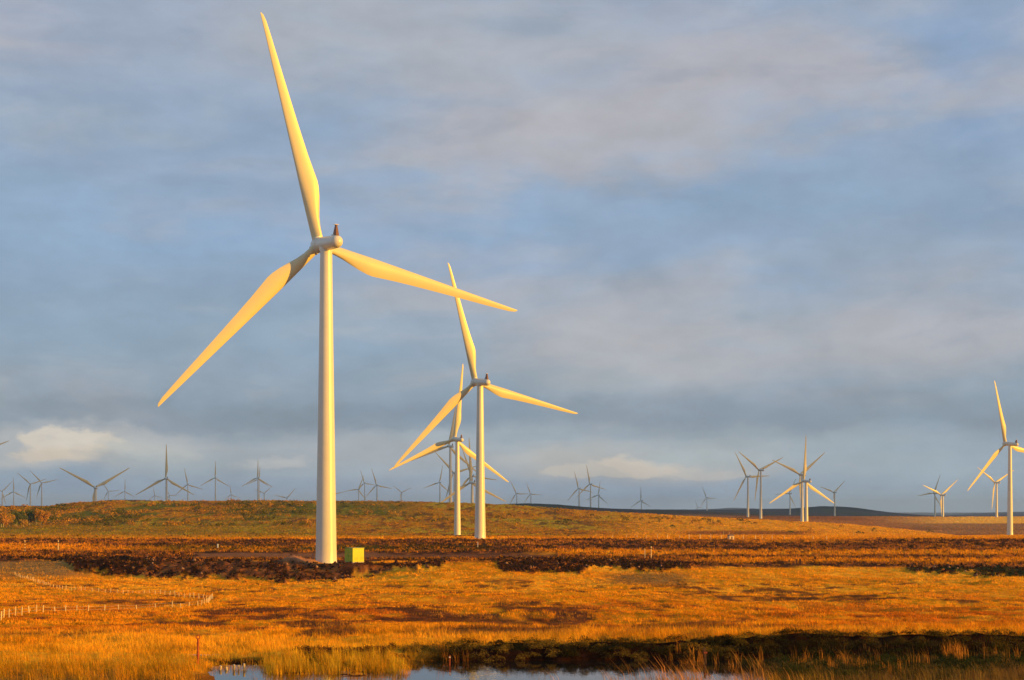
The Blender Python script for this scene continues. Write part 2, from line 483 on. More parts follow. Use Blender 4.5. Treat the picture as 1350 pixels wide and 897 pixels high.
def ground_col(X, Y, u=None):
    X = np.asarray(X, float); Y = np.asarray(Y, float)
    u = col_of(X, Y)
    v = v_of(u, Y)
    n = fbm(X / 9, Y / 14, 101, 4)
    nb = fbm(X / 2.1, Y / 4.0, 111, 3)
    nl = fbm(X / 34, Y / 40, 121, 3)
    vw = v + (n - .5) * 5
    uw = u + (nb - .5) * 30
    c = np.broadcast_to(GOLD, X.shape + (3,)).copy()
    c = mixc(c, STRAW, sst(n, .44, .64) * .8)
    # red sedge in streaks over the middle field
    rm = band(vw, 785, 836, 8) * sst(nb * .5 + n * .5, .40, .56) + band(vw, 765, 785, 5) * sst(n * .6 + nb * .4, .53, .66) * .7
    rm = rm + band(vw, 805, 822, 6) * .35
    c = mixc(c, RED, rm * .72)
    c = mixc(c, PEAT * 2.2, sst(nb * .6 + nl * .4, .56, .66) * band(vw, 766, 842, 8) * .8)
    c = mixc(c, SHADE_DUN, band(uw, -300, 105, 30) * band(vw, 733, 762, 6) * .85)  # dull grass at far left, shade painted into its colour
    c = mixc(c, SHADE_DUN * .8, band(uw, 800, 905, 25) * band(vw, 756, 771, 4) * .8)  # soft shade patch painted on the field
    # farther belts (distance > 280)
    # belt of gold strips and peat between the pads and the hill
    belt = band(vw, 711, 741 + 7 * sst(u, 720, 800), 1.2) * (Y > 290) * (Y < 900)
    bc = mixc(np.broadcast_to(PEAT * 1.7, c.shape), BROWN, sst(nb, .42, .66))
    bc = mixc(bc, HEATH, sst(nb * .5 + nl * .5, .54, .64) * .7)
    strip = np.maximum(band(vw, 725, 732.5, 1.5) * sst(uw, 660, 760), band(vw, 717.5, 724, 1.2) * sst(uw, -500, -100) * (1 - sst(uw, 90, 160)))
    strip = np.maximum(strip, band(vw, 736, 742, 1.5) * sst(uw, 880, 960))
    strip = np.maximum(strip, band(vw, 721, 727, 1.5) * (1 - sst(uw, 330, 420)) * .8)
    strip = np.maximum(strip, band(vw, 709, 716, 1.5) * sst(uw, 920, 1000) * (1 - sst(uw, 1060, 1160)) * .7)
    bc = mixc(bc, GOLD, strip * sst(nb, .25, .5))
    bc = mixc(bc, GREEN * .6, band(vw, 719, 726, 1.5) * band(uw, 180, 640, 40) * .7)
    tr = band(v + (n - .5) * 2.5, 729.5, 735.5, .9) * band(u, 255, 735, 25) * (1 - .85 * sst(u, 470, 540) * (1 - sst(v, 731.0, 732.5)))
    bc = mixc(bc, TRACK * .62, tr * (1 - .5 * sst(u, 470, 560)))
    c = mixc(c, bc, belt)
    hm = heap_mask(u, vw, Y)
    hcol = mixc(np.broadcast_to(PEAT * .8, c.shape), BROWN, sst(nb, .42, .66) * (.12 + .88 * band(u, 195, 560, 20)))  # left end kept near black, the shaded face put into the colour
    hcol = mixc(hcol, HEATH, sst(fbm(X / 1.4, Y / 2, 171, 3), .55, .68) * band(u, 185, 560, 20) * .8)
    hcol = mixc(hcol, np.array([.045, .048, .014]), sst(u, 1100, 1150) * .8)
    c = mixc(c, hcol, hm)
    # hill beyond
    mx = (429 - 43 - 675) * 303 / F
    c = mixc(c, TRACK, np.exp(-((X - mx - 1) / 4.6) ** 2 - ((Y - 304) / 4.0) ** 2) * 1.3)
    hill = (1 - sst(vw, 708.5, 712)) * (Y > 640) * (Y < 1480)
    hn = fbm(X / 30, Y / 60, 131, 4); hs = fbm(X / 5, Y / 16, 141, 4, .65)
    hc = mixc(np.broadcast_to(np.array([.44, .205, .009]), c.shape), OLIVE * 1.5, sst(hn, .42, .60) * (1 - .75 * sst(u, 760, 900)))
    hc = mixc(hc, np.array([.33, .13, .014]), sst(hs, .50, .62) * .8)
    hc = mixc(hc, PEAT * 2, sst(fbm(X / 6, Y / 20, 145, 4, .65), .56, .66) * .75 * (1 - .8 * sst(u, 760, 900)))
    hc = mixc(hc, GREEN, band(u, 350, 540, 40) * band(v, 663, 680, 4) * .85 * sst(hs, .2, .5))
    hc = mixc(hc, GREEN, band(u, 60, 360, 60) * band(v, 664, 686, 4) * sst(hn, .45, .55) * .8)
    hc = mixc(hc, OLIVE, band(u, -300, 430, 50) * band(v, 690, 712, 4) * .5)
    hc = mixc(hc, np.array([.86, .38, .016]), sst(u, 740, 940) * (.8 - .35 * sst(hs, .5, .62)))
    hc = mixc(hc, BROWN, band(u, 900, 1070, 25) * band(v, 700, 706, 2) * .8)
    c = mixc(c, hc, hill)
    # land beyond the hill
    fn = fbm(X / 160, Y / 420, 151, 4)
    bey = sst(Y, 1400, 1500)
    bc2 = mixc(np.broadcast_to(np.array([.34, .17, .06]), c.shape), BROWN, sst(fn, .35, .6))
    gold2 = band(Y, 2230, 2640, 40) * sst(u, 1120, 1290)
    bc2 = mixc(bc2, np.array([.9, .46, .06]), gold2)
    bc2 = mixc(bc2, HEATH * .9, band(Y, 1900, 2650, 60) * band(u, 780, 1200, 60) * .55)
    bc2 = mixc(bc2, mixc(np.broadcast_to(MOOR, c.shape), np.array([.055, .058, .035]), sst(fn, .5, .6)), sst(Y, 2650, 3000))
    forest = sst(Y, 5200, 6000) * band(u, 1030, 1160, 20)
    bc2 = mixc(bc2, np.array([.012, .018, .012]), forest)
    c = mixc(c, bc2, bey)
    # near shore and the bank of the pool
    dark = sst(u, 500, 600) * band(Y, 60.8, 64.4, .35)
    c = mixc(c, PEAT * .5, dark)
    c = mixc(c, np.array([.035, .038, .012]), band(Y, 40, 61.4, 1.0) * sst(u, 900, 1050) * .9)  # right marsh ground darkened, its shade is in the colour
    c = mixc(c, PEAT * .5, band(Y, 40, 61.6, 1.0) * band(u, 270, 960, 30))
    c = mixc(c, HEATH * .6, (1 - sst(Y, 55, 58)) * .8)
    return np.clip(c * (0.8 + 0.4 * fbm(X / .8, Y / 1.6, 161, 2))[..., None], 0.003, .9)


# ------------------------------------------------------------------ materials
def base_mat(name, rough=0.8, spec=0.2):
    m = bpy.data.materials.new(name)
    m.use_nodes = True
    t = NT(m.node_tree)
    b = m.node_tree.nodes['Principled BSDF']
    b.inputs['Roughness'].default_value = rough
    b.inputs['Specular IOR Level'].default_value = spec
    return m, t, b


def tinted(name, rough=0.9, nsc=3.0, bump=0.0, bsc=1.0, spec=0.0, transl=0.0):
    m, t, b = base_mat(name, rough, spec)
    at_ = t.n('ShaderNodeAttribute', attribute_name='tint')
    tc_ = t.n('ShaderNodeTexCoord').outputs['Object']
    nz = t.noise(tc_, nsc, 4, .6)
    c = t.mul(1.0, at_.outputs['Color'], t.comb(*[t.ss(nz, .25, .75, .72, 1.24)] * 3))
    t.put(b.inputs['Base Color'], c)
    if bump:
        bp = t.n('ShaderNodeBump')
        bp.inputs['Strength'].default_value = 1.0
        bp.inputs['Distance'].default_value = bump
        nb_ = t.noise(tc_, bsc, 6, .65)
        t.put(bp.inputs['Height'], nb_)
        t.put(b.inputs['Normal'], bp.outputs[0])
    if transl:
        tr = t.n('ShaderNodeBsdfTranslucent')
        t.put(tr.inputs[0], c)
        mx = t.n('ShaderNodeMixShader')
        mx.inputs[0].default_value = transl
        t.put(mx.inputs[1], b.outputs[0]); t.put(mx.inputs[2], tr.outputs[0])
        t.put(m.node_tree.nodes['Material Output'].inputs[0], mx.outputs[0])
    return m


def plain(name, c, rough=.7, spec=.3, var=.15, nsc=2.0, metal=0.0, bump=0.0):
    m, t, b = base_mat(name, rough, spec)
    tc_ = t.n('ShaderNodeTexCoord').outputs['Object']
    nz = t.noise(tc_, nsc, 5, .6)
    cc = t.mul(1.0, (*c, 1.0), t.comb(*[t.ss(nz, .2, .8, 1 - var, 1 + var)] * 3))
    t.put(b.inputs['Base Color'], cc)
    b.inputs['Metallic'].default_value = metal
    if bump:
        bp = t.n('ShaderNodeBump'); bp.inputs['Distance'].default_value = bump
        t.put(bp.inputs['Height'], t.noise(tc_, nsc * 4, 4, .6)); t.put(b.inputs['Normal'], bp.outputs[0])
    return m


M_ground = tinted('moor_soil', .95, .35, .55, .9, spec=0.0)
M_grass = tinted('grass_blades', .85, .6, transl=.32)
M_heath = tinted('heather_sprigs', .9, 1.2, transl=.05)
M_clod = tinted('peat_clods', .9, 2.0)
M_white = plain('ivory_tower_paint', (.62, .61, .50), .28, .5, .04, .35)
M_blade = plain('ivory_blade_gelcoat', (.62, .56, .33), .38, .45, .04, .15)
M_mast = plain('dark_mast', (.20, .10, .06), .6, .3)
M_pale = plain('pale_cap', (.75, .72, .68), .5, .3)
M_conc = plain('concrete', (.36, .34, .31), .9, .1, .2, 3)
M_dark = plain('dark_steel', (.08, .08, .085), .5, .4)
M_green = plain('green_paint', (.42, .46, .018), .45, .4, .08, 1.2)
M_green2 = plain('green_paint_roof', (.30, .36, .022), .45, .4, .08, 1.2)
M_sign = plain('warning_yellow', (.75, .42, .05), .5, .3)
M_wood = plain('pale_stake_wood', (.68, .52, .27), .8, .1, .2, 6)
M_woodd = plain('dark_stake_wood', (.10, .055, .03), .85, .1, .25, 6)
M_wire = plain('galvanised_wire', (.45, .42, .36), .5, .4)
M_rust = plain('rusty_iron', (.33, .075, .03), .85, .2, .3, 9)
M_bark = plain('birch_bark', (.42, .36, .28), .85, .1, .3, 2)
M_plas = plain('buff_render', (.62, .48, .34), .8, .2)
M_roof = plain('dull_roof', (.16, .11, .09), .8, .2)

# water
M_water, tw, bw = base_mat('pool_water', .03, .5)
bw.inputs['Base Color'].default_value = (.012, .011, .008, 1)
bw.inputs['IOR'].default_value = 1.33
tcw = tw.n('ShaderNodeTexCoord').outputs['Object']
mp = tw.n('ShaderNodeMapping'); mp.inputs['Scale'].default_value = (1.0, .5, 1)
tw.put(mp.inputs[0], tcw)
bpw = tw.n('ShaderNodeBump'); bpw.inputs['Distance'].default_value = .004
tw.put(bpw.inputs['Height'], tw.noise(mp.outputs[0], 5, 3, .5)); tw.put(bw.inputs['Normal'], bpw.outputs[0])

# ------------------------------------------------------------------ ground sheet
us = np.concatenate([np.arange(-1700, -80, 40.0), np.arange(-80, 1430, 2.0), np.arange(1430, 3101, 40.0)])
ys = [-60, -30, -10, 0, 6, 12, 20, 30, 38, 44, 48, 52, 55]
y = 56.0
while y < 66: ys.append(y); y += .16
while y < 25900:
    ys.append(y)
    y *= 1.0075 if y < 1400 else (1.01 if y < 7500 else 1.03)
ys = np.array(ys + [25990.0])
UU, YY = np.meshgrid(us, ys)
XX = (UU - 675) / F * np.maximum(YY, 40.0)
ZZ = ground_z(XX, YY)
ny, nx = UU.shape
V = np.stack([XX, YY, ZZ], -1).reshape(-1, 3)
idx = np.arange(ny * nx).reshape(ny, nx)
Q = np.stack([idx[:-1, :-1], idx[:-1, 1:], idx[1:, 1:], idx[1:, :-1]], -1).reshape(-1, 4)
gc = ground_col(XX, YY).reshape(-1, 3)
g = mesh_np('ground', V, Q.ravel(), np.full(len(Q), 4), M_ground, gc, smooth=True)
tag(g, kind='structure', label='orange moorland ground rolling away to low hills')
# pool
wv = [(-16, 47, WATER_Z), (40, 47, WATER_Z), (40, 64.5, WATER_Z), (-16, 64.5, WATER_Z)]
pw = obj('water', wv, [(0, 1, 2, 3)], M_water)
tag(pw, kind='structure', label='still dark pool reflecting the sky')


# ------------------------------------------------------------------ blades, sprigs and clods
def blades(name, P, H, Wd, col, mat, lean=.35, wind=(.12, 0.0), seg=1, label=None, cat=None):
    """P n x 3 roots; one tapering blade for each"""
    n = len(P)
    a = rng.uniform(0, 2 * np.pi, n)
    side = np.stack([np.cos(a), np.sin(a), np.zeros(n)], 1) * (Wd / 2)[:, None]
    la = rng.uniform(0, 2 * np.pi, n); lm = np.abs(rng.normal(0, lean, n))
    off = np.stack([np.cos(la) * lm + wind[0], np.sin(la) * lm + wind[1], np.zeros(n)], 1) * H[:, None]
    up = np.zeros((n, 3)); up[:, 2] = H
    tip = P + off + up * (1 - .25 * np.clip(lm, 0, 1))[:, None]
    lo = P.copy(); lo[:, 2] -= .05
    if seg == 1:
        V_ = np.stack([lo - side, lo + side, tip], 1).reshape(-1, 3)
        Fc = np.arange(3 * n); lt = np.full(n, 3); k = 3
    else:
        mid = P + off * .28 + up * .58
        V_ = np.stack([lo - side, lo + side, mid + side * .75, mid - side * .75, tip], 1).reshape(-1, 3)
        b_ = (np.arange(n) * 5)[:, None]
        Fc = (b_ + np.array([0, 1, 2, 3, 3, 2, 4])[None]).ravel()
        lt = np.tile([4, 3], n); k = 5
    o = mesh_np(name, V_, Fc, lt, mat, np.repeat(col, k, 0))
    return tag(o, label, cat, kind='stuff')


def scatter(n, ulo, uhi, ylo, yhi, power=1.0):
    """random points, even over the picture's columns, log-even in distance"""
    t = rng.uniform(0, 1, n) ** power
    Y = np.exp(np.log(ylo) + t * (np.log(yhi) - np.log(ylo)))
    u = rng.uniform(ulo, uhi, n)
    return (u - 675) * Y / F, Y


def clump(X, Y, k, rad):
    """k blades round each centre"""
    n = len(X)
    r_ = np.repeat(rad, k) * np.sqrt(rng.uniform(0, 1, n * k)); a = rng.uniform(0, 2 * np.pi, n * k)
    return np.repeat(X, k) + r_ * np.cos(a), np.repeat(Y, k) + r_ * np.sin(a)


def jit(c, s=.18):
    f = np.exp(rng.normal(0, s, (len(c), 1)))
    return np.clip(c * f, 0.003, .92)


def dark_here(X, Y):
    """how bare / peaty the ground is (1 = bare)"""
    c = ground_col(X, Y)
    return 1 - sst(c[:, 0], .10, .26)


# field grass, pool to pads
X, Y = scatter(64000, -90, 1440, 64.5, 330)
keep = rng.uniform(0, 1, len(X)) > dark_here(X, Y) * .97
u_ = col_of(X, Y); v_ = v_of(u_, Y)
keep &= (heap_mask(u_, v_, Y) < .35) | (rng.uniform(0, 1, len(X)) < .10 + .35 * (u_ > 1100))
keep &= ~((v_ < 745) & (u_ > 395) & (u_ < 500))
keep &= ~((np.abs(u_ - 429) < 26) & (Y > 285)) & ~((u_ > 446) & (u_ < 486) & (Y > 285))
keep &= rng.uniform(0, 1, len(X)) < .35 + .9 * fbm(X / 5, Y / 5, 71, 2)
X, Y = X[keep], Y[keep]
big = fbm(X / 4, Y / 4, 73, 3)
X, Y = clump(X, Y, 9, .10 + .0016 * Y)
big = np.repeat(big, 9)
cg = jit(mixc(ground_col(X, Y) * 1.12, STRAW, sst(big, .5, .8) * .45), .13)
Hh = (.10 + .42 * rng.uniform(0, 1, len(X)) * sst(big, .25, .7)) * (1 - .5 * sst(Y, 72, 95)) * (1 + .7 * sst(Y, 150, 300))
blades('field_grass', np.stack([X, Y, ground_z(X, Y)], 1), Hh, (.008 + .00042 * Y) * (1 + .5 * sst(Y, 72, 110)), cg, M_grass, .6, (-.10, .03),
       label='golden orange moor grass covering the open field', cat='grass')

# farther grass: belts and the hill
X, Y = scatter(70000, -90, 1440, 330, 1400)
u_ = col_of(X, Y); v_ = v_of(u_, Y)
keep = rng.uniform(0, 1, len(X)) > dark_here(X, Y) * np.where(Y < 900, .72, .9)
keep &= ~((v_ < 736) & (v_ > 728.5) & (u_ > 255) & (u_ < 735))
X, Y = X[keep], Y[keep]
X, Y = clump(X, Y, 5, .001 * Y)
cg = ground_col(X, Y) * 1.1
cg = jit(mixc(cg, GOLD * .8, (Y < 900) * sst(fbm(X / 5, Y / 12, 75, 3), .48, .62) * .8), .22)
blades('hill_grass', np.stack([X, Y, ground_z(X, Y)], 1), .25 + rng.uniform(0, .55, len(X)), .0007 * Y, cg, M_grass, .4, (-.1, 0),
       label='rough autumn grass over the belt and the low hill', cat='grass')


X, Y = scatter(9000, 880, 1440, 1500, 2700)
X, Y = clump(X, Y, 4, .001 * Y)
blades('far_moor_grass', np.stack([X, Y, ground_z(X, Y)], 1), .3 + rng.uniform(0, .7, len(X)), .0007 * Y, jit(ground_col(X, Y) * 1.1, .25), M_grass, .4, (-.1, 0),
       label='pale grass on the distant brown and gold moor', cat='grass')


def tufts(name, X, Y, k, hlo, hhi, wd, colr, rad=.18, lean=.3, wind=(-.15, .02), label='', cat='grass', js=.25, mat=None):
    h = np.repeat(rng.uniform(hlo, hhi, len(X)), k) * rng.uniform(.45, 1.1, len(X) * k)
    cc = np.repeat(jit(np.broadcast_to(colr, (len(X), 3)).copy(), js * .6), k, 0)
    X, Y = clump(X, Y, k, np.full(len(X), rad))
    return blades(name, np.stack([X, Y, ground_z(X, Y)], 1), h, np.full(len(X), wd) * rng.uniform(.6, 1.3, len(X)), jit(cc, js), mat or M_grass, lean, wind, 2, label, cat)


def pts(n, ulo, uhi, ylo, yhi):
    Y = rng.uniform(ylo, yhi, n); u = rng.uniform(ulo, uhi, n)
    return (u - 675) * Y / F, Y


# straw coloured bank on the left
X, Y = pts(2600, -60, 560, 56, 86)
k_ = (v_of(col_of(X, Y), Y) < 893) & (rng.uniform(0, 1, len(X)) < 1.15 - sst(Y, 60, 84))
X, Y = X[k_], Y[k_]
tufts('bank_grass', X, Y, 18, .14, .46, .009, mixc(mixc(np.broadcast_to(STRAW, (len(X), 3)), GOLD, fbm(X / 3, Y / 3, 81, 2)), OLIVE, sst(fbm(X / 1.6, Y / 1.6, 82, 3), .5, .7) * .7), .25, .35,
      label='tall pale straw grass along the left bank of the pool')
# grass lip over the dark peat bank
X, Y = pts(2600, 500, 1430, 64.4, 78)
k_ = rng.uniform(0, 1, len(X)) < 1.1 - sst(Y, 66, 78)
X, Y = X[k_], Y[k_]
tufts('bank_top_grass', X, Y, 14, .15, .42, .010, mixc(np.broadcast_to(GOLD, (len(X), 3)), STRAW, fbm(X / 3, Y / 3, 83, 2)), .25, .4,
      label='golden grass hanging over the dark bank behind the pool')
# green reeds on the pool edge
X, Y = pts(230, 350, 540, 56.5, 61.5)
tufts('pool_reeds', X, Y, 22, .35, .85, .012, mixc(np.broadcast_to(OLIVE * 2.0, (len(X), 3)), GOLD, rng.uniform(0, .8, len(X))), .22, .28,
      label='yellow green reeds standing at the edge of the pool', cat='reeds')
X, Y = pts(330, -60, 262, 52, 58)
tufts('shore_sedge', X, Y, 20, .3, .7, .010, mixc(np.broadcast_to(OLIVE, (len(X), 3)), GOLD, rng.uniform(0, 1, len(X))), .22, .35, label='brown and olive sedge low on the left shore', cat='sedge')
# right hand marsh: brown grass, the dark green tone stands in for shade
X, Y = pts(1150, 935, 1430, 53, 63.0)
k_ = ground_z(X, Y) > WATER_Z - .12
X, Y = X[k_], Y[k_]
tufts('marsh_grass', X, Y, 14, .15, .42, .013, mixc(np.broadcast_to(np.array([.05, .055, .014]), (len(X), 3)), np.array([.20, .11, .03]), sst(fbm(X / 1.5, Y / 1.2, 85, 2), .5, .72)), .25, .5,
      label='brown marsh grass right of the pool, shade painted into its green')
# rust coloured reed clumps
cs = [(905, 61), (915, 61.5), (938, 60.5), (985, 60), (1062, 60), (1072, 61), (1112, 58), (1125, 58.4), (1130, 59), (1185, 56.5), (1205, 60), (1255, 61), (1262, 61.6), (1270, 61), (1330, 60.5), (590, 61.6)]
uu_ = np.array([c_[0] for c_ in cs for _ in range(5)]) + rng.normal(0, 13, len(cs) * 5)
yy_ = np.array([c_[1] for c_ in cs for _ in range(5)]) + rng.normal(0, .45, len(cs) * 5)
tufts('rusty_reeds', (uu_ - 675) * yy_ / F, yy_, 13, .30, .95, .011, np.array([.52, .22, .03]), .14, .28, label='rust orange reed clumps rising from the dark marsh', cat='reeds')
# foreground: long stalks coming up from the near shore
X, Y = pts(620, -60, 1430, 48.5, 53.0)
u_ = col_of(X, Y)
pr = .22 * band(u_, -80, 280, 40) + .05 * band(u_, 280, 540, 20) + .06 * band(u_, 540, 800, 20) + 1.0 * band(u_, 820, 1030, 40) + .8 * sst(u_, 1030, 1060)
k_ = rng.uniform(0, 1, len(X)) < pr
X, Y, u_ = X[k_], Y[k_], u_[k_]
tufts('near_shore_grass', X, Y, 16, .45, .85, .010, mixc(mixc(np.broadcast_to(np.array([.46, .20, .045]), (len(X), 3)), OLIVE * 1.3, rng.uniform(0, .8, len(X))), np.array([.16, .12, .04]), sst(u_, 1000, 1150) * .75), .3, .38, (-.28, 0),
      label='long windswept stalks on the near shore')
uu_ = rng.normal(925, 65, 42); yy_ = rng.uniform(48, 52, 42)
tufts('tall_stalks', (uu_ - 675) * yy_ / F, yy_, 6, .8, 1.45, .014, np.array([.62, .27, .06]), .22, .12, (-.42, 0), label='tall leaning orange stalks in front of the pool')


def shrubs(name, X, Y, rad, hgt, leaf, k, colr, label, cat='heather', mat=None, js=.35):
    """low bushes as many leaf faces through a dome"""
    n = len(X); N = n * k
    a = rng.uniform(0, 2 * np.pi, N); r_ = np.sqrt(rng.uniform(0, 1, N)); R_ = np.repeat(rad, k)
    top = np.sqrt(np.maximum(0, 1 - r_ ** 2)) * np.repeat(hgt, k) * rng.uniform(.75, 1.15, N)
    px = np.repeat(X, k) + r_ * R_ * np.cos(a); py = np.repeat(Y, k) + r_ * R_ * np.sin(a)
    zz = np.repeat(ground_z(X, Y), k) + top * rng.uniform(.3, 1, N) ** .5
    L = np.repeat(leaf, k) * rng.uniform(.6, 1.4, N)
    c0 = np.stack([px, py, zz], 1)
    d1 = rng.normal(0, 1, (N, 3)); d1 /= np.linalg.norm(d1, axis=1)[:, None]
    d2 = rng.normal(0, 1, (N, 3)); d2 -= (d2 * d1).sum(1)[:, None] * d1; d2 /= np.linalg.norm(d2, axis=1)[:, None]
    V_ = np.stack([c0 - d1 * L[:, None] * .5, c0 + d1 * L[:, None] * .5, c0 + d2 * L[:, None] * .8], 1).reshape(-1, 3)
    cc = np.repeat(colr if np.ndim(colr) == 2 else np.broadcast_to(colr, (n, 3)), k, 0)
    o = mesh_np(name, V_, np.arange(3 * N), np.full(N, 3), mat or M_heath, np.repeat(jit(cc, js), 3, 0))
    return tag(o, label, cat, kind='stuff')


# heather over the pool bank, shade put into its dark colour, most at right
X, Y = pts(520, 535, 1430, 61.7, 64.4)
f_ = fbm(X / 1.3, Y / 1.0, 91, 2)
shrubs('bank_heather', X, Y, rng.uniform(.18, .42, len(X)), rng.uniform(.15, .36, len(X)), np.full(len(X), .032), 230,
       mixc(np.broadcast_to(np.array([.030, .026, .010]), (len(X), 3)), np.array([.17, .11, .02]), sst(f_, .45, .62) * (1 - .6 * sst(col_of(X, Y), 930, 1000))), 'heather and moss covering the peat bank, coloured dark for shade')
X, Y = pts(300, 1000, 1430, 56.0, 62.0)  # marsh heather, coloured dark to stand for shade
k_ = ground_z(X, Y) > WATER_Z
X, Y = X[k_], Y[k_]
shrubs('marsh_heather', X, Y, rng.uniform(.2, .45, len(X)), rng.uniform(.12, .30, len(X)), np.full(len(X), .034), 190,
       np.array([.032, .042, .014]), 'low green heather in the marsh on the right, shade in its colour')
X, Y = pts(70, 390, 545, 61.5, 64)
shrubs('shore_heather', X, Y, rng.uniform(.2, .4, len(X)), rng.uniform(.15, .30, len(X)), np.full(len(X), .045), 120,
       np.array([.10, .045, .015]), 'brown heather behind the reeds')

# heather on the heaps and belts
X, Y = scatter(42000, -90, 1440, 225, 900)
u_ = col_of(X, Y); v_ = v_of(u_, Y)
bare = dark_here(X, Y)
k_ = (rng.uniform(0, 1, len(X)) < bare * .8) & ~((v_ < 736) & (v_ > 729) & (u_ > 260) & (u_ < 730)) & ~((v_ < 746) & (u_ > 395) & (u_ < 500))
X, Y = X[k_], Y[k_]
f_ = fbm(X / 3, Y / 6, 93, 3)
shrubs('belt_heather', X, Y, .0011 * Y, .0011 * Y * rng.uniform(.6, 1.3, len(X)), .0007 * Y, 12,
       mixc(mixc(np.broadcast_to(np.array([.045, .022, .013]), (len(X), 3)), HEATH, sst(f_, .52, .72)), GREEN * .6, rng.uniform(0, .6, len(X)) ** 2), 'dark heather and turned peat in belts across the moor')

# peat clods and stones on the spoil banks
X, Y = scatter(22000, -60, 1420, 228, 420)
u_ = col_of(X, Y); v_ = v_of(u_, Y)
k_ = (heap_mask(u_, v_, Y) > .4) | ((v_ < 725) & (v_ > 712))
X, Y = X[k_], Y[k_]
n = len(X)
sz = .07 + .34 * rng.uniform(0, 1, n) ** 4 + .16 * rng.uniform(0, 1, n)
octa = np.array([(1, 0, 0), (0, 1, 0), (-1, 0, 0), (0, -1, 0), (0, 0, 1), (0, 0, -.5)], float)
of = np.array([(0, 1, 4), (1, 2, 4), (2, 3, 4), (3, 0, 4), (1, 0, 5), (2, 1, 5), (3, 2, 5), (0, 3, 5)])
V_ = octa[None] * sz[:, None, None] * rng.uniform(.5, 1.3, (n, 6, 3)) + np.stack([X, Y, ground_z(X, Y) + sz * .3], 1)[:, None]
Fc = (np.arange(n)[:, None, None] * 6 + of[None]).ravel()
cc = mixc(np.broadcast_to(PEAT * 1.2, (n, 3)), np.array([.34, .20, .12]), (rng.uniform(0, 1, n) > .90) * .5)
tag(mesh_np('peat_clods', V_.reshape(-1, 3), Fc, np.full(n * 8, 3), M_clod, np.repeat(jit(cc, .4), 6, 0)),
    'rough dark peat clods and stones on the spoil banks', 'rubble', kind='stuff')

# scrub on the hill side
X, Y = scatter(4200, -90, 1250, 1060, 1345)
u_ = col_of(X, Y); v_ = v_of(u_, Y)
f_ = fbm(X / 22, Y / 40, 95, 3)
k_ = rng.uniform(0, 1, len(X)) < sst(f_, .40, .62) * (.15 + .85 * (1 - sst(u_, 380, 520))) * (1 - .9 * sst(v_, 688, 696))
X, Y, u_ = X[k_], Y[k_], u_[k_]
f2 = fbm(X / 14, Y / 30, 97, 2)
cc = mixc(mixc(np.broadcast_to(np.array([.38, .175, .014]), (len(X), 3)), GREEN * .55, sst(f2, .46, .56)), OLIVE, rng.uniform(0, .5, len(X)))
shrubs('hill_scrub', X, Y, rng.uniform(1.8, 4.2, len(X)), rng.uniform(1.4, 4.2, len(X)), np.full(len(X), .85), 60, cc,
       'mottled orange and green scrub over the left of the hill', 'scrub')


# ------------------------------------------------------------------ wind turbines
def blade_mesh():
    Rr = [1.15, 2.2, 3.6, 5.5, 7.5, 9.5, 11.3, 12.6, 14.5, 18, 23, 28, 33, 38, 42, 44.6, 45.9, 46.4]
    ch = [2.0, 2.0, 2.05, 2.4, 2.95, 3.45, 3.75, 3.80, 3.55, 3.1, 2.62, 2.2, 1.8, 1.42, 1.1, .85, .55, .2]
    th = [1.0, 1.0, .95, .72, .52, .40, .33, .30, .27, .24, .21, .19, .18, .17, .16, .15, .15, .15]
    tw_ = [13, 13, 13, 13, 12.5, 11, 9.5, 8.5, 7.5, 5.5, 4, 2.8, 1.8, 1.0, .4, 0, 0, 0]
    N = 24
    v, f = [], []
    for r_, c, t, tw1 in zip(Rr, ch, th, tw_):
        bl = min(1, max(0, (1.0 - t) / .55))            # 0 circle, 1 aerofoil
        lead = -1.0 + .62 * max(0, (r_ - 12)) / 34 if r_ > 12 else -1.0
        for i in range(N):
            p = 2 * math.pi * i / N
            xc = .5 - .5 * math.cos(p)                  # 0 leading .. 1 trailing
            s_ = 1 if p < math.pi else -1
            circ = .5 * math.sin(p)
            yt = 5 * t * (.2969 * math.sqrt(xc) - .126 * xc - .3516 * xc ** 2 + .2843 * xc ** 3 - .1036 * xc ** 4)
            yy = (1 - bl) * circ * t + bl * (s_ * yt + .02 * math.sin(math.pi * xc))
            x = lead + c * xc
            y_ = -yy * c
            a = R(tw1)
            xr = x * math.cos(a) - y_ * math.sin(a) * 1
            yr = -x * math.sin(a) + y_ * math.cos(a)
            bend = .00012 * r_ * r_
            v.append((xr, yr + bend, r_ * (1 + .012 * min(1, r_ / 20))))
    n = len(Rr)
    for k in range(n - 1):
        for i in range(N):
            j = (i + 1) % N
            f.append((k * N + i, k * N + j, (k + 1) * N + j, (k + 1) * N + i))
    f.append(tuple(reversed(range(N)))); f.append(tuple((n - 1) * N + i for i in range(N)))
    return v, f


HUB_H = 65.0
OV = 4.7         # rotor plane in front of the tower axis
TOW_H = HUB_H - 1.55


